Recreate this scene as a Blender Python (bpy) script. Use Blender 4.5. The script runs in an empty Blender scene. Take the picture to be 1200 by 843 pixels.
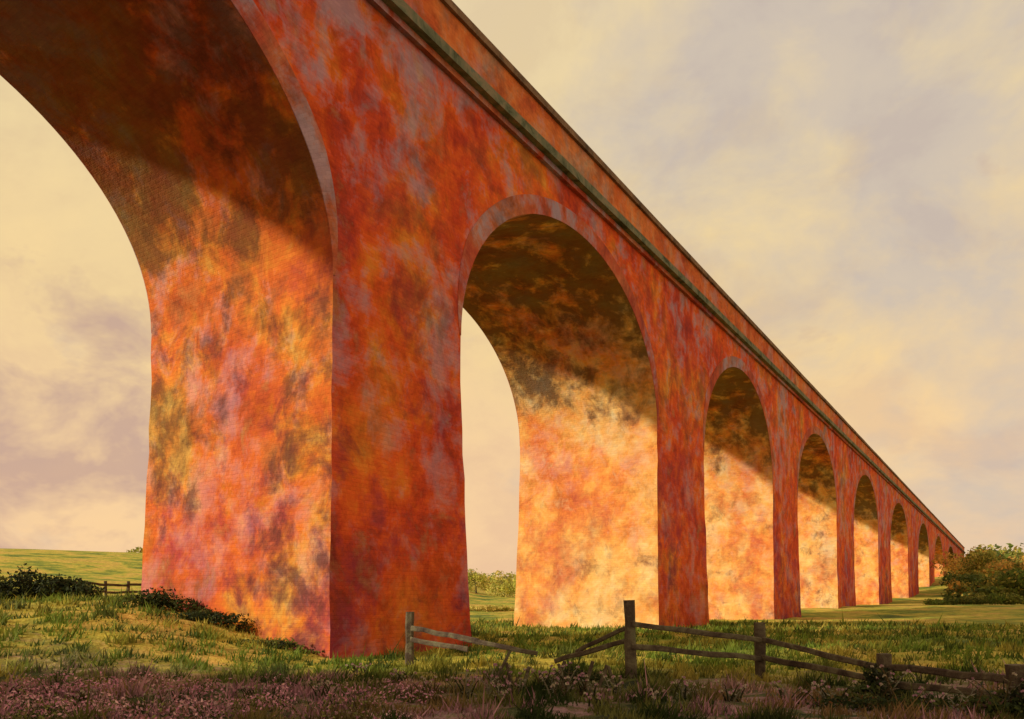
import bpy, math, random
import numpy as np
from mathutils import Vector, noise
random.seed(7); rng=np.random.default_rng(7)
S=bpy.context.scene
EYE=1.65; FPX=900.0
TH=math.atan(0.65); CT=math.cos(TH); ST=math.sin(TH)

# ---------------------------------------------------------------- helpers
def sm(a,b,x):
    t=min(1,max(0,(x-a)/(b-a))); return t*t*(3-2*t)
def link(ob,parent=None):
    S.collection.objects.link(ob)
    if parent: ob.parent=parent
    return ob
def empty(name,loc=(0,0,0)):
    e=bpy.data.objects.new(name,None); e.location=loc; link(e); return e
class MB:
    def __init__(s): s.v=[];s.f=[];s.uv=[];s.m=[]
    def quad(s,p,uv=None,m=0):
        i=len(s.v); s.v+= [tuple(q) for q in p]; s.f.append(tuple(range(i,i+len(p))))
        s.uv += uv if uv else [(0,0)]*len(p); s.m.append(m)
    def make(s,name,mats,parent=None,smooth=False):
        me=bpy.data.meshes.new(name); me.from_pydata(s.v,[],s.f)
        l=me.uv_layers.new(name="UVMap")
        for k,u in enumerate(s.uv): l.data[k].uv=u
        for mt in mats: me.materials.append(mt)
        for k,mi in enumerate(s.m): me.polygons[k].material_index=mi
        me.update()
        ob=bpy.data.objects.new(name,me); link(ob,parent); return ob
def nodes(name):
    m=bpy.data.materials.new(name); m.use_nodes=True
    nt=m.node_tree; nt.nodes.clear()
    o=nt.nodes.new('ShaderNodeOutputMaterial'); b=nt.nodes.new('ShaderNodeBsdfPrincipled')
    nt.links.new(b.outputs[0],o.inputs[0]); b.inputs['Roughness'].default_value=.9
    b.inputs['Specular IOR Level'].default_value=.12
    return m,nt,b
def N(nt,t,**k):
    n=nt.nodes.new(t)
    for a,v in k.items(): setattr(n,a,v)
    return n
def noi(nt,vec,scale,detail=5,rough=.6,dist=0,out='Fac'):
    n=N(nt,'ShaderNodeTexNoise'); n.inputs['Scale'].default_value=scale; n.inputs['Detail'].default_value=detail
    n.inputs['Roughness'].default_value=rough; n.inputs['Distortion'].default_value=dist
    nt.links.new(vec,n.inputs['Vector']); return n.outputs[out]
def ramp(nt,fac,stops):
    r=N(nt,'ShaderNodeValToRGB'); e=r.color_ramp.elements
    while len(e)<len(stops): e.new(.5)
    for i,(p,c) in enumerate(stops):
        e[i].position=p; e[i].color=(c[0],c[1],c[2],1) if isinstance(c,(tuple,list)) else (c,c,c,1)
    nt.links.new(fac,r.inputs[0]); return r.outputs[0]
def mix(nt,f,a,b,mode='MIX'):
    m=N(nt,'ShaderNodeMix',data_type='RGBA',blend_type=mode)
    for s,v in ((0,f),(6,a),(7,b)):
        if isinstance(v,bpy.types.NodeSocket): nt.links.new(v,m.inputs[s])
        elif s==0: m.inputs[0].default_value=v
        else: m.inputs[s].default_value=(v[0],v[1],v[2],1)
    return m.outputs[2]
def mth(nt,op,a,b=0.0):
    m=N(nt,'ShaderNodeMath',operation=op)
    for s,v in ((0,a),(1,b)):
        if isinstance(v,bpy.types.NodeSocket): nt.links.new(v,m.inputs[s])
        else: m.inputs[s].default_value=v
    return m.outputs[0]
def mrange(nt,v,a,b,c=0,d=1):
    m=N(nt,'ShaderNodeMapRange'); nt.links.new(v,m.inputs[0])
    for i,x in enumerate((a,b,c,d)): m.inputs[i+1].default_value=x
    return m.outputs[0]
def vmul(nt,vec,s,off=(0,0,0),rot=(0,0,0)):
    m=N(nt,'ShaderNodeMapping'); m.inputs['Scale'].default_value=s; m.inputs['Location'].default_value=off; m.inputs['Rotation'].default_value=rot
    nt.links.new(vec,m.inputs[0]); return m.outputs[0]

# ---------------------------------------------------------------- materials
def brick(name,stops,purple=.5,soot_shade=.5,pale=.3,seed=0,lilac=.5,sbase=.0,pcol=(.80,.46,.20),dnk=.10,sth=(.52,.64),dr=(-.2,-.95)):
    m,nt,b=nodes(name)
    tc=N(nt,'ShaderNodeTexCoord'); P=vmul(nt,tc.outputs['Object'],(1,1,.85),(seed*13.1,seed*7.7,0))
    sz=N(nt,'ShaderNodeSeparateXYZ'); nt.links.new(tc.outputs['Object'],sz.inputs[0])
    big=N(nt,'ShaderNodeSeparateColor'); nt.links.new(noi(nt,P,.22,6,.60,.2,'Color'),big.inputs[0])
    med=N(nt,'ShaderNodeSeparateColor'); nt.links.new(noi(nt,vmul(nt,P,(1,1,1.1),(40,9,3)),.85,6,.68,.25,'Color'),med.inputs[0])
    base=ramp(nt,mth(nt,'ADD',mth(nt,'MULTIPLY',big.outputs[0],.6),mth(nt,'MULTIPLY',med.outputs[0],.4)),stops)
    c2=ramp(nt,med.outputs[1],[(.34,(.55,.46,.50)),(.47,(.98,.98,.98)),(.64,(1.18,1.4,1.3))])
    col=mix(nt,.65,base,c2,'MULTIPLY')
    mk=ramp(nt,mth(nt,'ADD',mth(nt,'MULTIPLY',big.outputs[1],.55),mth(nt,'MULTIPLY',med.outputs[2],.45)),[(.49,0),(.58,1)])
    low=mrange(nt,sz.outputs[2],14,0,.30,1)
    col=mix(nt,mth(nt,'MULTIPLY',mth(nt,'MULTIPLY',mk,low),purple),col,(.34,.04,.085))
    hi=mrange(nt,sz.outputs[2],4,17,.5,1)
    mk=ramp(nt,mth(nt,'ADD',mth(nt,'MULTIPLY',big.outputs[2],.4),mth(nt,'MULTIPLY',med.outputs[1],.6)),[(.50,0),(.60,1)])
    col=mix(nt,mth(nt,'MULTIPLY',mth(nt,'MULTIPLY',mk,hi),lilac),col,(.36,.33,.50))
    mk=ramp(nt,mth(nt,'ADD',mth(nt,'MULTIPLY',big.outputs[1],.4),mth(nt,'MULTIPLY',med.outputs[0],.6)),[(.36,1),(.46,0)])
    col=mix(nt,mth(nt,'MULTIPLY',mk,pale),col,pcol)
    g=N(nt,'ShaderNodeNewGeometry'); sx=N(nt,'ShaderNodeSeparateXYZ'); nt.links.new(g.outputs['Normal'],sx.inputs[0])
    dn=mrange(nt,sx.outputs[2],dr[0],dr[1],0,dnk)  # downward faces go darker: soffit shade painted in along with the soot
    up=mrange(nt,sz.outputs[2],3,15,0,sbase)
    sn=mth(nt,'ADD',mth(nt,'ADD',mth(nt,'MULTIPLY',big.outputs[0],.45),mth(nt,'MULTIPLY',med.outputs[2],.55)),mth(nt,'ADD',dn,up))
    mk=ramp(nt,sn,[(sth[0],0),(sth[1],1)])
    col=mix(nt,mth(nt,'MULTIPLY',mk,soot_shade),col,(.06,.030,.02))
    # face brick darkens towards the footing
    ft=mrange(nt,mth(nt,'ADD',sz.outputs[2],mth(nt,'MULTIPLY',med.outputs[1],3)),1.3,5.5,.66,1)
    fc=N(nt,'ShaderNodeCombineXYZ')
    for i_ in range(3): nt.links.new(ft,fc.inputs[i_])
    if 'face' in name: col=mix(nt,1,col,fc.outputs[0],'MULTIPLY')
    br=N(nt,'ShaderNodeTexBrick'); br.inputs['Scale'].default_value=1; br.inputs['Brick Width'].default_value=.34
    br.inputs['Row Height'].default_value=.115; br.inputs['Mortar Size'].default_value=.012; br.inputs['Mortar Smooth'].default_value=.4
    br.inputs['Color1'].default_value=(.74,.72,.74,1); br.inputs['Color2'].default_value=(1.18,1.18,1.14,1); br.inputs['Mortar'].default_value=(.9,.87,.85,1)
    nt.links.new(tc.outputs['UV'],br.inputs[0])
    col=mix(nt,.36,col,br.outputs[0],'MULTIPLY')
    nt.links.new(col,b.inputs['Base Color'])
    h=mth(nt,'ADD',mth(nt,'MULTIPLY',br.outputs['Fac'],-.15),noi(nt,P,5,3,.7))
    bp=N(nt,'ShaderNodeBump'); bp.inputs['Strength'].default_value=.55; bp.inputs['Distance'].default_value=.06
    nt.links.new(h,bp.inputs['Height']); nt.links.new(bp.outputs[0],b.inputs['Normal'])
    return m
RED=[(.38,(.36,.05,.035)),(.45,(.66,.075,.025)),(.51,(.80,.125,.025)),(.57,(.82,.20,.030)),(.65,(.76,.32,.06))]
OCHA=[(.37,(.34,.09,.035)),(.44,(.54,.10,.03)),(.50,(.66,.15,.026)),(.56,(.68,.24,.035)),(.63,(.62,.34,.08))]  # reveal palettes: sunlit warmth painted into the ochre, face brick stays red
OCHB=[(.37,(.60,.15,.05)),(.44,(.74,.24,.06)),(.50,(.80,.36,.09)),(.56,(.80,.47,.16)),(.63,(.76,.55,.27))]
BLU=[(.38,(.28,.06,.06)),(.46,(.55,.10,.05)),(.55,(.58,.18,.09)),(.64,(.42,.28,.36))]
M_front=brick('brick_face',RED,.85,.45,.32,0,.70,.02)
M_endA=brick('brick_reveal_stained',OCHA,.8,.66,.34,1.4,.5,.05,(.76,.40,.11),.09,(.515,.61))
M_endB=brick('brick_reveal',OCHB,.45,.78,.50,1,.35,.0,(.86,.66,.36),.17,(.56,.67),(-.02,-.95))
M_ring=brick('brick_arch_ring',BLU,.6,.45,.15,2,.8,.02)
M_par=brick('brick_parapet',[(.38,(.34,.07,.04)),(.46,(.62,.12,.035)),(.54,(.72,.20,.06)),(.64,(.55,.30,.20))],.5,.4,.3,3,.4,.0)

def simple(name,scale,stops,rough=.9,bump=.3,sz=(1,1,1)):
    m,nt,b=nodes(name); tc=N(nt,'ShaderNodeTexCoord'); P=vmul(nt,tc.outputs['Object'],sz)
    f=noi(nt,P,scale,5,.7,.6); nt.links.new(ramp(nt,f,stops),b.inputs['Base Color'])
    bp=N(nt,'ShaderNodeBump'); bp.inputs['Strength'].default_value=bump; bp.inputs['Distance'].default_value=.03
    nt.links.new(noi(nt,P,scale*6,3,.7),bp.inputs['Height']); nt.links.new(bp.outputs[0],b.inputs['Normal'])
    return m
M_stone=simple('mossy_stone',1.2,[(.35,(.06,.07,.045)),(.5,(.16,.17,.12)),(.62,(.26,.21,.15)),(.72,(.13,.17,.15))])
M_coping=simple('coping_stone',1.0,[(.35,(.09,.06,.045)),(.5,(.20,.12,.08)),(.65,(.30,.18,.12))])
M_wood=simple('weathered_wood',2.5,[(.3,(.04,.028,.025)),(.5,(.10,.075,.055)),(.62,(.16,.14,.09)),(.75,(.10,.13,.075))],bump=.8)
M_ballast=simple('ballast',6,[(.3,(.08,.07,.06)),(.7,(.3,.27,.24))])
M_bark=simple('bark',3,[(.3,(.04,.03,.02)),(.7,(.13,.09,.06))])

def leafmat(name,trans=.3):
    m,nt,b=nodes(name); a=N(nt,'ShaderNodeAttribute',attribute_name='col')
    nt.links.new(a.outputs['Color'],b.inputs['Base Color']); b.inputs['Roughness'].default_value=.7
    t=N(nt,'ShaderNodeBsdfTranslucent'); nt.links.new(a.outputs['Color'],t.inputs[0])
    mx=N(nt,'ShaderNodeMixShader'); mx.inputs[0].default_value=trans
    nt.links.new(b.outputs[0],mx.inputs[1]); nt.links.new(t.outputs[0],mx.inputs[2])
    o=[n for n in nt.nodes if n.type=='OUTPUT_MATERIAL'][0]; nt.links.new(mx.outputs[0],o.inputs[0]); return m
M_leaf=leafmat('leaves',.4); M_grass=leafmat('grass_blades',.35)

# ---------------------------------------------------------------- terrain
def gz(x,y):
    z=0.0
    z+=1.45*sm(-4.2,-11.5,x)*sm(12,23,y)*(1-.35*sm(45,90,y))
    r=math.hypot(x,y)
    z+=11.5*sm(90,330,r)*sm(20,-110,x)
    z+=4.8*sm(60,300,r)
    z+=5.0*sm(60,150,x)*sm(90,200,y)
    z+=.14*noise.noise(Vector((x*.25,y*.25,0)))*sm(5,12,r)
    z+=.09*noise.noise(Vector((x*.9,y*.9,3)))
    z+=.5*noise.noise(Vector((x*.03,y*.03,7)))*sm(30,90,r)
    z+=1.0*noise.noise(Vector((x*.012,y*.012,9)))*sm(100,300,r)
    return z
def grid_ax(n,lo,hi,k):
    t=np.linspace(-1,1,n); v=np.sinh(k*t)/math.sinh(k); return np.where(v<0,v*-lo,v*hi)
xs=grid_ax(320,-2500,2500,6.2); ys=grid_ax(320,-1200,3000,6.2)+14
vs=[(float(x),float(y),gz(float(x),float(y))) for y in ys for x in xs]
n=len(xs); fs=[(j*n+i,j*n+i+1,(j+1)*n+i+1,(j+1)*n+i) for j in range(len(ys)-1) for i in range(n-1)]
me=bpy.data.meshes.new('ground'); me.from_pydata(vs,[],fs); me.polygons.foreach_set('use_smooth',[True]*len(fs)); me.update()
ground=bpy.data.objects.new('ground',me); link(ground)
m,nt,b=nodes('meadow'); tc=N(nt,'ShaderNodeTexCoord'); P=tc.outputs['Object']
g1=ramp(nt,noi(nt,P,.13,6,.7,.3),[(.36,(.10,.14,.03)),(.44,(.20,.24,.035)),(.51,(.38,.33,.05)),(.59,(.50,.33,.08)),(.70,(.24,.25,.05))])
n2=N(nt,'ShaderNodeSeparateColor'); nt.links.new(noi(nt,P,1.0,7,.75,.5,'Color'),n2.inputs[0])
g2=ramp(nt,n2.outputs[0],[(.36,(.45,.47,.42)),(.5,(1,1,1)),(.64,(1.4,1.3,1.2))])
col=mix(nt,.8,g1,g2,'MULTIPLY')
near=ramp(nt,n2.outputs[1],[(.38,(.025,.03,.016)),(.46,(.07,.08,.03)),(.52,(.15,.10,.07)),(.56,(.30,.17,.20)),(.64,(.15,.15,.05))])
sx=N(nt,'ShaderNodeSeparateXYZ'); nt.links.new(P,sx.inputs[0])
yy=mth(nt,'ADD',sx.outputs[1],mth(nt,'MULTIPLY',n2.outputs[2],8.0))
col=mix(nt,mrange(nt,yy,18,22,1,0),col,near); nt.links.new(col,b.inputs['Base Color'])
bp=N(nt,'ShaderNodeBump'); bp.inputs['Strength'].default_value=.9; bp.inputs['Distance'].default_value=.15
nt.links.new(noi(nt,P,4,4,.7),bp.inputs['Height']); nt.links.new(bp.outputs[0],b.inputs['Normal'])
me.materials.append(m)

# ---------------------------------------------------------------- viaduct
W=8.4
ZC=15.4+EYE; RISE=6.7; ZS=ZC-RISE; ZL=17.15+EYE; ZT=19.35+EYE
piers=[(-38.5,-33.7),(-18.2,-13.4),(1.9,6.6),(20.72,25.53),(39.7,45.75),(58.9,65.8),(80.5,89.3),(105.5,116.5),(136,151),(171,183),(206,220),(247,300)]
def P3(yd,bk,z): return (-18.3+.65*yd-CT*bk, yd+ST*bk, z)
vi=empty('brick_railway_viaduct')
jr=random.Random(3)
B=MB()
for k,(a,c) in enumerate(piers):
    me_=2 if k<=3 else 1
    rows=[-1.0]+[i*.8 for i in range(0,int(ZS/.8)+1)]
    rows=[r for r in rows if r<ZS-.3]+[ZS]
    prev=None
    for z in rows:
        f=1-(z+1)/(ZS+1); bt=.42*f**1.6
        j=[jr.uniform(-.025,.025) if z<ZS else 0 for _ in range(8)]
        da=bt*CT
        ring=[(a-da+j[0],-bt*.6+j[1]),(c+da+j[2],-bt*.6+j[3]),(c+da+j[4],W+bt*.6+j[5]),(a-da+j[6],W+bt*.6+j[7])]
        cur=[P3(p[0],p[1],z) for p in ring]
        if prev:
            pc,pr,pz=prev
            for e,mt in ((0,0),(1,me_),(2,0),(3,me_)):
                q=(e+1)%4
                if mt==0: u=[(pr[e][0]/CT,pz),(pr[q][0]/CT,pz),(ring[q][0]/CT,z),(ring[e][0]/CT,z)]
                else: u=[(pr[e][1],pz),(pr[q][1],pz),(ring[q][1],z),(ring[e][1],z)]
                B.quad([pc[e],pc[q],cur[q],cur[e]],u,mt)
        prev=(cur,ring,z)
    for bk in (0,W):
        p=[P3(a,bk,ZS),P3(c,bk,ZS),P3(c,bk,ZL),P3(a,bk,ZL)]
        if bk: p=p[::-1]
        B.quad(p,[(a/CT,ZS),(c/CT,ZS),(c/CT,ZL),(a/CT,ZL)] if not bk else [(a/CT,ZL),(c/CT,ZL),(c/CT,ZS),(a/CT,ZS)],0)
    if k+1<len(piers):
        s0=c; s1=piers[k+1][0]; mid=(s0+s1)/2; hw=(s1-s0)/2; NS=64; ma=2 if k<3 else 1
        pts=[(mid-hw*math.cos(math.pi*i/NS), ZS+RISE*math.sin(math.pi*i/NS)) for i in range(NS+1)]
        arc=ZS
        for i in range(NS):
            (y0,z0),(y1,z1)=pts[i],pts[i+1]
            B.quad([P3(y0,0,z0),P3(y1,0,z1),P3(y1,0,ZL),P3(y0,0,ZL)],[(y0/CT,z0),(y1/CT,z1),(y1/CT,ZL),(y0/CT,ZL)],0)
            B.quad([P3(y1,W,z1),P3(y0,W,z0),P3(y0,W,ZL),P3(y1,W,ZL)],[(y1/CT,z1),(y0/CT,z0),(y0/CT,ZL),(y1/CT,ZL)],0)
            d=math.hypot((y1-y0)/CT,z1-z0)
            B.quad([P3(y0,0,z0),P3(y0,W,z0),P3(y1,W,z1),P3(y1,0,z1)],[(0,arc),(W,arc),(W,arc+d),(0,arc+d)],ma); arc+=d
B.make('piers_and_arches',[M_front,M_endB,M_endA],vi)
R=MB()
for k in range(len(piers)-1):
    s0=piers[k][1]; s1=piers[k+1][0]; mid=(s0+s1)/2; hw=(s1-s0)/2/CT; NS=64
    for sgn,bf,bo in ((1,0.0,-.022),(-1,W,W+.022)):
        pr=None; arc=0
        for i in range(NS+1):
            t=math.pi*i/NS; ci,si=math.cos(t),math.sin(t); T=.06+.62*min(1,si*2.2)
            nx,nz=-ci*RISE,si*hw; l=math.hypot(nx,nz); nx/=l; nz/=l
            sx_,sz_=-hw*ci,RISE*si
            inn=(mid+sx_*CT,ZS+sz_); out=(mid+(sx_+nx*T)*CT,ZS+sz_+nz*T)
            cur=(P3(inn[0],bo,inn[1]),P3(out[0],bo,out[1]),P3(inn[0],bf,inn[1]),P3(out[0],bf,out[1]))
            if pr:
                d=.4
                R.quad([pr[0],cur[0],cur[1],pr[1]],[(0,arc),(0,arc+d),(T,arc+d),(T,arc)])
                R.quad([pr[1],cur[1],cur[3],pr[3]],[(0,arc),(0,arc+d),(.1,arc+d),(.1,arc)])
                R.quad([pr[2],cur[2],cur[0],pr[0]],[(0,arc),(0,arc+d),(.1,arc+d),(.1,arc)])
            pr=cur; arc+=.4
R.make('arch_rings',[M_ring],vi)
def bar(name,y0,y1,b0,b1,z0,z1,mat,step=3.0,jit=.012,seed=1):
    B=MB(); n=max(1,int((y1-y0)/step)); pr=None; jj=random.Random(seed)
    for i in range(n+1):
        y=y0+(y1-y0)*i/n; j=[jj.uniform(-jit,jit) for _ in range(4)]
        c=[P3(y,b0+j[0],z0+j[1]*.1),P3(y,b1,z0+j[1]*.1),P3(y,b1,z1+j[2]*.1),P3(y,b0+j[0],z1+j[2]*.1)]
        if pr:
            for e in range(4):
                q=(e+1)%4
                if e==3: uv=[(yp/CT,z1),(yp/CT,z0),(y/CT,z0),(y/CT,z1)]
                else: uv=[(yp/CT,z0),(yp/CT,z1),(y/CT,z1),(y/CT,z0)]
                B.quad([pr[e],pr[q],c[q],c[e]],uv)
        else: B.quad(c[::-1])
        pr=c; yp=y
    B.quad(pr); return B.make(name,[mat],vi)
Y0,Y1=-38.5,300
bar('string_course_front',Y0,Y1,-.42,.7,ZL+.004,ZL+.34,M_stone,seed=2)
bar('string_course_rear',Y0,Y1,W-.7,W+.42,ZL+.004,ZL+.34,M_stone,seed=3)
bar('corbel_front',Y0,Y1,-.18,-.003,ZL-.22,ZL-.004,M_ring,jit=.0)
bar('parapet_front',Y0,Y1,-.02,.5,ZL+.345,ZT-.265,M_par,seed=4)
bar('parapet_rear',Y0,Y1,W-.5,W+.02,ZL+.345,ZT-.265,M_par,seed=5)
bar('coping_front',Y0,Y1,-.15,.62,ZT-.258,ZT,M_coping,seed=6)
bar('coping_rear',Y0,Y1,W-.62,W+.15,ZT-.258,ZT,M_coping,seed=7)
bar('track_bed',Y0,Y1,.71,W-.71,ZL-.1,ZL+.3,M_ballast)

# ---------------------------------------------------------------- vegetation
def in_pier(x,y,mg=.2):
    bb=(-(x+18.3)*CT+ y*ST); yd=y-ST*bb
    if bb<-mg-.25 or bb>W+mg+.25: return False
    return any(a-mg-.3<yd<c+mg+.3 for a,c in piers)
def facemesh(name,V,F,C,mat,parent=None):
    nf,k,_=V.shape
    me=bpy.data.meshes.new(name); me.vertices.add(nf*k); me.vertices.foreach_set('co',V.reshape(-1).astype(np.float32))
    me.loops.add(nf*k); me.loops.foreach_set('vertex_index',np.arange(nf*k,dtype=np.int32))
    me.polygons.add(nf); me.polygons.foreach_set('loop_start',np.arange(0,nf*k,k,dtype=np.int32))
    me.update(calc_edges=True)
    at=me.color_attributes.new('col','FLOAT_COLOR','POINT')
    c=np.ones((nf,k,4),np.float32); c[:,:,:3]=C[:,None,:]; at.data.foreach_set('color',c.reshape(-1))
    me.materials.append(mat); me.validate()
    ob=bpy.data.objects.new(name,me); link(ob,parent); return ob
def leafcloud(blobs,n,size,pal,flat=.0):
    bl=np.array(blobs); vol=(bl[:,3]*bl[:,4]*bl[:,5])**(2/3); idx=rng.choice(len(bl),n,p=vol/vol.sum())
    d=rng.normal(size=(n,3)); d/=np.linalg.norm(d,axis=1)[:,None]
    r=rng.uniform(.55,1.08,n)**.8
    kn=1+.22*np.sin(d[:,0]*7+idx*1.7)*np.cos(d[:,1]*6+idx)+.15*np.sin(d[:,2]*9+idx*2.1)
    c=bl[idx,:3]+d*bl[idx,3:]*(r*kn)[:,None]
    nn=d+rng.normal(size=(n,3))*.55; nn/=np.linalg.norm(nn,axis=1)[:,None]
    u=np.cross(nn,rng.normal(size=(n,3))); u/=np.linalg.norm(u,axis=1)[:,None]
    w=np.cross(nn,u)
    s=size*rng.uniform(.5,1.3,n)[:,None]
    V=np.stack([c-u*s,c+w*s*.5,c+u*s,c-w*s*.5],1)
    pal=np.array(pal); pi=(rng.random(len(bl))*len(pal)).astype(int)
    own=pi[idx]; rnd=rng.integers(0,len(pal),n); own=np.where(rng.random(n)<.35,rnd,own)
    C=pal[own]*rng.uniform(.6,1.35,n)[:,None]
    return V,C
def tube(B,p0,p1,r0,r1,k=7,m=0):
    p0=Vector(p0);p1=Vector(p1); d=(p1-p0).normalized(); a=d.orthogonal().normalized(); b_=d.cross(a)
    A=[p0+(a*math.cos(2*math.pi*i/k)+b_*math.sin(2*math.pi*i/k))*r0 for i in range(k)]
    D=[p1+(a*math.cos(2*math.pi*i/k)+b_*math.sin(2*math.pi*i/k))*r1 for i in range(k)]
    for i in range(k): B.quad([A[i],A[(i+1)%k],D[(i+1)%k],D[i]],None,m)
    B.quad(D,None,m)
GREEN=[(.14,.19,.035),(.22,.24,.045),(.09,.12,.03),(.28,.26,.06)]
AUT=[(.52,.38,.08),(.64,.36,.08),(.30,.29,.06),(.66,.40,.11),(.18,.19,.04)]
YEL=[(.60,.54,.13),(.46,.46,.09),(.66,.52,.15),(.34,.35,.08)]
DARK=[(.035,.05,.018),(.06,.08,.02),(.025,.032,.015),(.11,.12,.035)]
def tree(name,x,y,h,rad,pal,nl=2600,sz=.28):
    z=gz(x,y)-.1; e=empty(name,(x,y,z)); T=MB(); rr=random.Random(int(x*91+y))
    top=Vector((rr.uniform(-.3,.3),rr.uniform(-.3,.3),h*.6)); mid=Vector((rr.uniform(-.15,.15),0,h*.3))
    tube(T,(0,0,0),mid,h*.035,h*.026); tube(T,mid,top,h*.026,h*.012)
    bl=[]
    for i in range(12):
        a=rr.uniform(0,6.28); q=rr.uniform(.25,.9)*rad; zz=h*rr.uniform(.22,.86)
        p=Vector((math.cos(a)*q,math.sin(a)*q,zz)); s=mid.lerp(top,rr.uniform(0,1)); tube(T,s,p,h*.011,h*.004,5)
        k=rad*rr.uniform(.28,.48); bl.append((p.x,p.y,p.z,k,k,k*.75))
    T.make('trunk_and_limbs',[M_bark],e)
    V,C=leafcloud(bl,nl,sz,pal); facemesh('crown',V,None,C,M_leaf,e)
def bush(name,x,y,w,d,h,pal,n,sz,k=9):
    z=gz(x,y); e=empty(name,(x,y,z)); rr=random.Random(int(x*31+y*7)); bl=[]; T=MB()
    for i in range(k):
        px=rr.uniform(-.5,.5)*w; py=rr.uniform(-.5,.5)*d; hh=h*rr.uniform(.35,.8)*(1-.5*abs(px)/(w*.5+.01))
        zg=gz(x+px,y+py)-z
        bl.append((px,py,zg+hh*.55,w/k*1.6+.08,d/3+.1,hh*.5)); tube(T,(px,py,zg-.05),(px+rr.uniform(-.1,.1),py,zg+hh),.015+h*.008,.006,5)
    T.make('stems',[M_bark],e); V,C=leafcloud(bl,n,sz,pal); facemesh('foliage',V,None,C,M_leaf,e)
def XY(X,dep): return ((X-600)/FPX*dep,dep)
for X,dep,h,r,pl in ((1131,170,8.0,6,AUT),(1148,150,7.6,5.5,AUT+YEL),(1166,146,8.6,6,AUT+YEL),(1186,138,7.0,5.5,AUT),(1205,140,7.2,5.5,AUT),(1228,135,6.9,5,AUT),(1255,130,7.5,5,AUT),
                (1130,118,4.2,4.2,GREEN),(1150,112,3.6,4.4,GREEN+AUT[:2]),(1172,108,3.8,4.5,GREEN),(1198,106,4.0,4.5,GREEN+AUT[:1])):
    x,y=XY(X,dep); tree('tree',x,y,h,r,pl,2300,.32)
x,y=XY(1172,92); bush('hedge',x,y,17,2.5,2.0,GREEN+DARK[3:],8000,.16,22)
for X,dep,h,r in ((614,96,4.0,3.0),(590,150,5.2,4.0),(645,105,4.2,3.5),(558,160,5,4)):
    x,y=XY(X,dep); tree('tree',x,y,h,r,YEL,1900,.26)
x,y=XY(572,84); bush('bush',x,y,5,2,1.0,YEL,2000,.13,10)
x,y=XY(28,31); bush('hedge',x,y,6.0,1.2,2.0,DARK,8500,.085,16)
x,y=XY(205,23.2); bush('bramble',x,y,3.0,.7,.95,DARK,3000,.06,9)
x,y=XY(262,22.0); bush('bramble',x,y,1.8,.5,.8,DARK,1500,.055,6)
x,y=XY(330,20.6); bush('bramble',x,y,1.6,.4,.35,DARK+GREEN[:2],900,.05,6)
x,y=XY(1032,12.7); bush('bramble',x,y,.8,.5,.95,DARK,1500,.045,7)
x,y=XY(1183,10.4); bush('bramble',x,y,.8,.5,.9,DARK+[(.12,.06,.05)],1500,.042,7)
x,y=XY(668,14.6); bush('bramble',x,y,.9,.5,.5,DARK+[(.14,.12,.05)],900,.04,6)
x,y=XY(1010,11.4); bush('bramble',x,y,2.4,.6,.35,DARK+[(.16,.07,.03)],1300,.04,8)
bl=[]; rr=random.Random(11)
for i in range(230):
    a=rr.uniform(-1.1,.95); r=rr.uniform(280,450); x=r*math.sin(a); y=r*math.cos(a)
    if x<-60 and rr.random()<.75: continue
    k=rr.uniform(2.0,4.2); bl.append((x,y,gz(x,y)+k*.5,k*1.7,k*1.5,k*.9))
for i in range(60):
    yd=rr.uniform(232,310); x,y,_=P3(yd,rr.choice([-6,-10,-16,W+6]),0); k=rr.uniform(3,5.0); bl.append((x,y,gz(x,y)+k*.6,k*1.2,k*1.2,k))
V,C=leafcloud(bl,36000,1.0,YEL+AUT+GREEN); facemesh('distant_trees',V,None,C,M_leaf)

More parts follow.
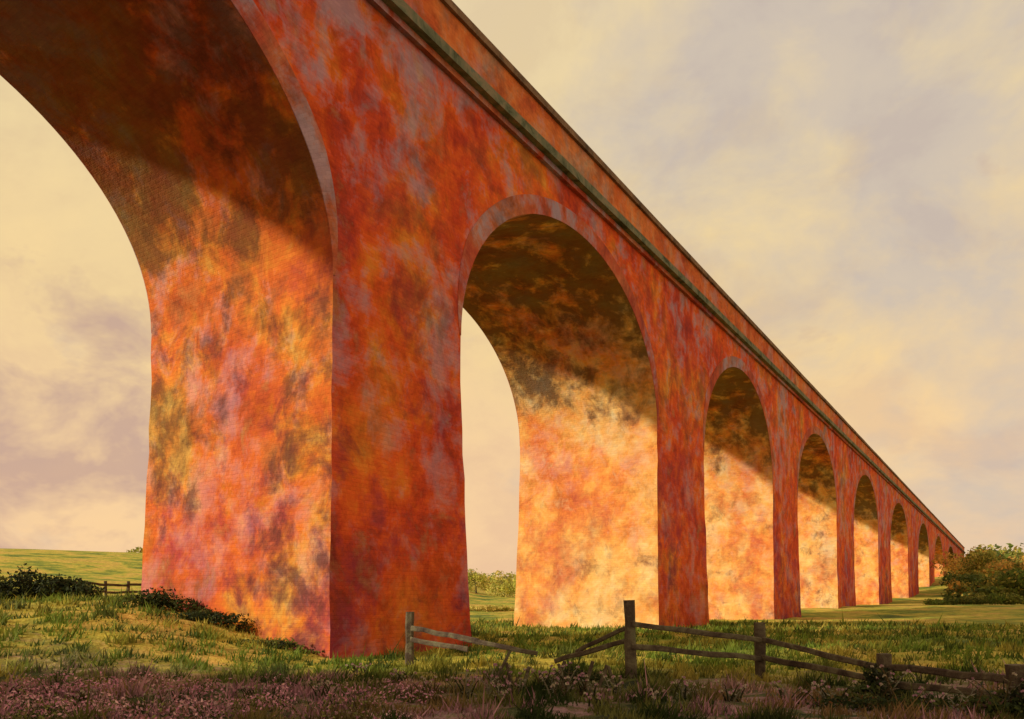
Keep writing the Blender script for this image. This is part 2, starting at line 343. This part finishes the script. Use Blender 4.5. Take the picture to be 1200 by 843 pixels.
bl=[]; rr=random.Random(5)
for i in range(230):
    y=rr.uniform(9.6,14.0); x=-rr.uniform(.12,.78)*y
    if noise.noise(Vector((x*.45,y*.8,31)))+.025*(-x)<.02: continue
    k=rr.uniform(.14,.38); bl.append((x,y,gz(x,y)+.06,k*1.6,k,k*.55))
V,C=leafcloud(bl,16000,.030,[(.72,.34,.50),(.62,.26,.40),(.76,.46,.50),(.34,.16,.16),(.22,.22,.07),(.05,.06,.025)]); facemesh('heather',V,None,C,M_leaf)
def weed(name,X,dep,h,n,pal,seed):
    x,y=XY(X,dep); z=gz(x,y); rr=random.Random(seed); V=[];C=[]
    for s in range(n):
        a=rr.uniform(0,6.28); lean=rr.uniform(.1,.6); hh=h*rr.uniform(.5,1); c0=np.array(rr.choice(pal))
        p=Vector((x+rr.uniform(-.15,.15),y+rr.uniform(-.1,.1),z-.02)); dr=Vector((math.cos(a)*lean,math.sin(a)*lean,1)).normalized(); sg=5
        for i in range(sg):
            q=p+dr*hh/sg; dr=(dr+Vector((math.cos(a)*.12,math.sin(a)*.12,-.05))).normalized()
            w_=.014*(1-i/sg)+.005; sd_=Vector((w_,0,0)); V.append((p-sd_,p+sd_,q+sd_*.8,q-sd_*.8)); C.append(c0*.8)
            for t in range(3):
                b_=rr.uniform(0,6.28); L_=hh*rr.uniform(.14,.30)*(1-i/sg*.5); o=Vector((math.cos(b_),math.sin(b_),rr.uniform(-.1,.7)))*L_
                pp=o.cross(Vector((0,0,1))).normalized()*L_*.2; V.append((p,p+o*.5+pp,p+o,p+o*.5-pp)); C.append(c0*rr.uniform(.7,1.5))
            p=q
        for t in range(6):
            o=Vector((rr.uniform(-1,1),rr.uniform(-1,1),rr.uniform(-.2,1))).normalized()*.04; pp=o.orthogonal()*.5
            V.append((p,p+o*.5+pp,p+o,p+o*.5-pp)); C.append(np.array(rr.choice([(.4,.2,.28),(.42,.36,.26)])))
    V=np.array([[tuple(v) for v in f] for f in V]); facemesh(name,V,None,np.array(C),M_grass)
WP=[(.035,.04,.02),(.07,.075,.03),(.12,.09,.05),(.26,.24,.18)]
for i,(X,dp,h) in enumerate(((500,13.2,.35),(545,12.6,.5),(583,13.2,.6),(606,12.9,.55),(640,13.4,.5),(660,13.2,.65),(690,13,.6),(718,13.2,.45),(655,12.0,.5),(470,14.5,.35),
      (800,12.4,.45),(860,11.8,.4),(930,12,.5),(972,11.6,.55),(1035,11.7,.75),(1090,11.2,.45),(1140,10.8,.5),(1180,10.5,.7),(380,12.6,.35),(300,12.2,.35),(420,16.8,.3),(90,11.5,.35),(190,11.3,.35),(20,12.4,.35),(590,11.6,.35),(760,11.4,.35),(700,11.3,.3))):
    weed('thistle',X,dp,h,10,WP,i)

def gcol(x,y,r):
    n1=noise.noise(Vector((x*.35,y*.35,1))); n2=noise.noise(Vector((x*1.1,y*1.1,5)))
    g=np.array((.15,.22,.032)); ye=np.array((.44,.36,.07)); dk=np.array((.05,.08,.02)); pu=np.array((.46,.24,.30)); br=np.array((.26,.15,.07)); ol=np.array((.16,.16,.045))
    near=sm(17.5,13.0,y+2.5*n1+(1.0 if x<-4 else 0))
    c=g+(ye-g)*sm(-.15,.4,n1)*.85; c=c+(dk-c)*sm(-.1,.3,-n2)*.85
    nc=dk*.6+(ol-dk*.6)*sm(-.15,.3,n2); nc=nc+(br-nc)*sm(.0,.4,n1)*.8
    if random.random()<.8*sm(.0,.3,noise.noise(Vector((x*.6,y*.6,21)))+.28*sm(0,-5,x)-.10): nc=pu*random.uniform(.5,1.15)
    c=c*(1-near)+nc*near
    return c*random.uniform(.55,1.45)
Vv=[];Cc=[]
NB=90000
while len(Vv)<NB:
    a=random.uniform(-.72,.72); r=7.5*math.exp(random.random()**.9*math.log(55/7.5)); x=r*math.sin(a); y=r*math.cos(a)
    if in_pier(x,y): continue
    tuft=noise.noise(Vector((x*1.7,y*1.7,2)))+.3*noise.noise(Vector((x*5,y*5,2)))
    if random.random()>.45+1.5*tuft: continue
    h=(.05+.20*max(0,tuft+.15))*random.uniform(.6,1.6)*(1+.012*r)
    if random.random()<.012: h*=2.4
    w=(.006+.0009*r)*random.uniform(.7,1.5); z=gz(x,y)-.02
    an=random.uniform(0,6.28); dx,dy=math.cos(an)*w,math.sin(an)*w; lx,ly=random.gauss(0.1,.4)*h,random.gauss(0,.4)*h
    Vv.append(((x-dx,y-dy,z),(x+dx,y+dy,z),(x+lx,y+ly,z+h))); Cc.append(gcol(x,y,r))
facemesh('grass',np.array(Vv),None,np.array(Cc),M_grass)

# ---------------------------------------------------------------- fences
def beam(B,p0,p1,w,h,seg=4,jit=.012,rr=random):
    p0=Vector(p0);p1=Vector(p1); d=(p1-p0).normalized()
    up=Vector((0,0,1)) if abs(d.z)<.7 else Vector((0,1,0)); sd=d.cross(up).normalized(); up=sd.cross(d)
    pr=None
    for i in range(seg+1):
        c=p0.lerp(p1,i/seg)+Vector((rr.uniform(-jit,jit),rr.uniform(-jit,jit),rr.uniform(-jit,jit)))
        a=rr.uniform(.88,1.08); q=[]
        for sx_,sy_ in ((-1,-.6),(-.6,-1),(.6,-1),(1,-.6),(1,.6),(.6,1),(-.6,1),(-1,.6)): q.append(c+sd*sx_*w*.5*a+up*sy_*h*.5*a)
        if pr:
            for e in range(8): B.quad([pr[e],pr[(e+1)%8],q[(e+1)%8],q[e]])
        else: B.quad(q[::-1])
        pr=q
    B.quad(pr)
def fence(name,pts,hts,rails,wd=.14,broken=()):
    e=empty(name); rr=random.Random(len(pts)*5)
    tops=[]
    for i,((x,y),h) in enumerate(zip(pts,hts)):
        B=MB(); z=gz(x,y); lean=rr.uniform(-.05,.05); beam(B,(x,y,z-.2),(x+lean,y,z+h),wd,wd,4,.008,rr); B.make('post_%d'%(i+1),[M_wood],e)
        tops.append((x,y,z,lean))
    k=0
    for i in range(len(pts)-1):
        if i in broken: continue
        for rh in rails:
            k+=1; B=MB(); a=tops[i]; c=tops[i+1]
            beam(B,(a[0],a[1]-wd*.55,a[2]+rh*hts[i]+rr.uniform(-.03,.03)),(c[0],c[1]-wd*.55,c[2]+rh*hts[i+1]+rr.uniform(-.03,.03)),.05,.11,5,.018,rr); B.make('rail_%d'%k,[M_wood],e)
    return e
pts=[XY(480,19.2),XY(740,14.9),XY(891,15.6),XY(1036,12.9),XY(1192,10.6),XY(1420,9.2)]
f1=fence('wooden_fence',pts,[1.32,1.5,1.16,.78,.72,.9],(.70,.40),.20,broken=(0,))
def gp(X,dep,up): x,y=XY(X,dep); return (x,y,gz(x,y)+up)
rr=random.Random(9); k=0
for a,c,w in ((gp(482,19,.95),gp(560,18.0,.72),.13),(gp(482,19,.66),gp(548,18.2,.50),.12),(gp(548,18.2,.74),gp(630,17.2,.42),.11),
            (gp(650,16.6,.32),gp(738,15,.72),.10),(gp(676,16.2,.50),gp(738,15,1.0),.09)):
    k+=1; B=MB(); beam(B,a,c,.05,w,5,.02,rr); B.make('broken_rail_%d'%k,[M_wood],f1)
for X,lean,h in ((575,.45,.8),(598,-.1,.55),(612,.25,.5),(648,.35,.6),(663,-.25,.55),(684,.3,.55),(700,.35,.5),(722,-.3,.5)):
    k+=1; B=MB(); x,y,z=gp(X,14.0,-.1); beam(B,(x,y,z),(x+lean*h,y,z+h),.06,.09,3,.015,rr); B.make('broken_stake_%d'%k,[M_wood],f1)
pts=[XY(X,d) for X,d in ((60,33),(94,34),(124,35),(150,36),(178,37))]
fence('field_fence',pts,[.95]*5,(.8,.45),.11)

# ---------------------------------------------------------------- light & sky
az=math.radians(40); sx_=-ST*math.cos(az)-CT*math.sin(az); sy_=-CT*math.cos(az)+ST*math.sin(az); EL=math.radians(27)
sd=Vector((sx_*math.cos(EL),sy_*math.cos(EL),math.sin(EL)))
L=bpy.data.lights.new('sun','SUN'); L.energy=4.2; L.angle=math.radians(3); L.color=(1,.86,.64)
so=bpy.data.objects.new('sun',L); so.rotation_euler=sd.to_track_quat('Z','Y').to_euler(); so.location=(-60,-20,50); link(so)
w=bpy.data.worlds.new('World'); S.world=w; w.use_nodes=True; nt=w.node_tree; nt.nodes.clear()
out=N(nt,'ShaderNodeOutputWorld'); bg=N(nt,'ShaderNodeBackground'); bg.inputs[1].default_value=.1
sky=N(nt,'ShaderNodeTexSky'); sky.sky_type='NISHITA'; sky.sun_disc=False; sky.sun_elevation=EL; sky.sun_rotation=math.atan2(sd.x,sd.y); sky.air_density=1.5; sky.dust_density=4
tc=N(nt,'ShaderNodeTexCoord'); D=tc.outputs['Generated']
sp=N(nt,'ShaderNodeSeparateXYZ'); nt.links.new(D,sp.inputs[0])
na=N(nt,'ShaderNodeSeparateColor'); nt.links.new(noi(nt,vmul(nt,D,(1,1,1.3)),2.6,4,.58,.1,'Color'),na.inputs[0])
nb=N(nt,'ShaderNodeSeparateColor'); nt.links.new(noi(nt,vmul(nt,D,(1,1,1.5),(3,1,0)),6.5,5,.62,.2,'Color'),nb.inputs[0])
nm=mth(nt,'SUBTRACT',mth(nt,'ADD',mth(nt,'MULTIPLY',na.outputs[0],.6),mth(nt,'MULTIPLY',nb.outputs[0],.4)),.5)
zc=mth(nt,'ADD',sp.outputs[2],mth(nt,'MULTIPLY',nm,.4))
grad=ramp(nt,zc,[(0.0,(9.6,6.3,3.7)),(.14,(9.5,6.4,3.5)),(.32,(9.1,6.6,3.3)),(.50,(8.8,6.8,3.6)),(.8,(7.9,6.5,4.5))])
def lobe(v,a,bb):
    d=N(nt,'ShaderNodeVectorMath',operation='DOT_PRODUCT'); nt.links.new(D,d.inputs[0]); d.inputs[1].default_value=Vector(v).normalized()
    return mrange(nt,d.outputs['Value'],a,bb)
m1=ramp(nt,mth(nt,'ADD',mth(nt,'MULTIPLY',lobe((.66,1,.66),.84,.99),.25),mth(nt,'ADD',mth(nt,'MULTIPLY',na.outputs[1],.45),mth(nt,'MULTIPLY',nb.outputs[1],.55))),[(.57,0),(.78,1)])
g=mix(nt,mth(nt,'MULTIPLY',m1,.85),grad,(6.1,5.2,4.5))
m2=ramp(nt,mth(nt,'ADD',mth(nt,'MULTIPLY',lobe((-.70,1,.17),.95,1.0),.19),mth(nt,'ADD',mth(nt,'MULTIPLY',na.outputs[2],.3),mth(nt,'MULTIPLY',nb.outputs[2],.7))),[(.62,0),(.76,1)])
g=mix(nt,mth(nt,'MULTIPLY',m2,.75),g,(5.2,3.3,2.9))
m3=ramp(nt,nb.outputs[0],[(.38,(.93,.92,.96)),(.5,(1,1,1)),(.64,(1.05,1.04,1.0))])
g=mix(nt,1,g,m3,'MULTIPLY')
g=mix(nt,.05,g,sky.outputs[0])
nt.links.new(g,bg.inputs[0]); nt.links.new(bg.outputs[0],out.inputs[0])

cam=bpy.data.cameras.new('camera'); cam.lens=27; cam.sensor_width=36; cam.shift_y=278.5/1200; cam.clip_end=6000
co=bpy.data.objects.new('camera',cam); co.location=(0,0,EYE); co.rotation_euler=(math.radians(90),0,0); link(co); S.camera=co
S.view_settings.view_transform='Standard'; S.view_settings.look='None'; S.view_settings.exposure=0
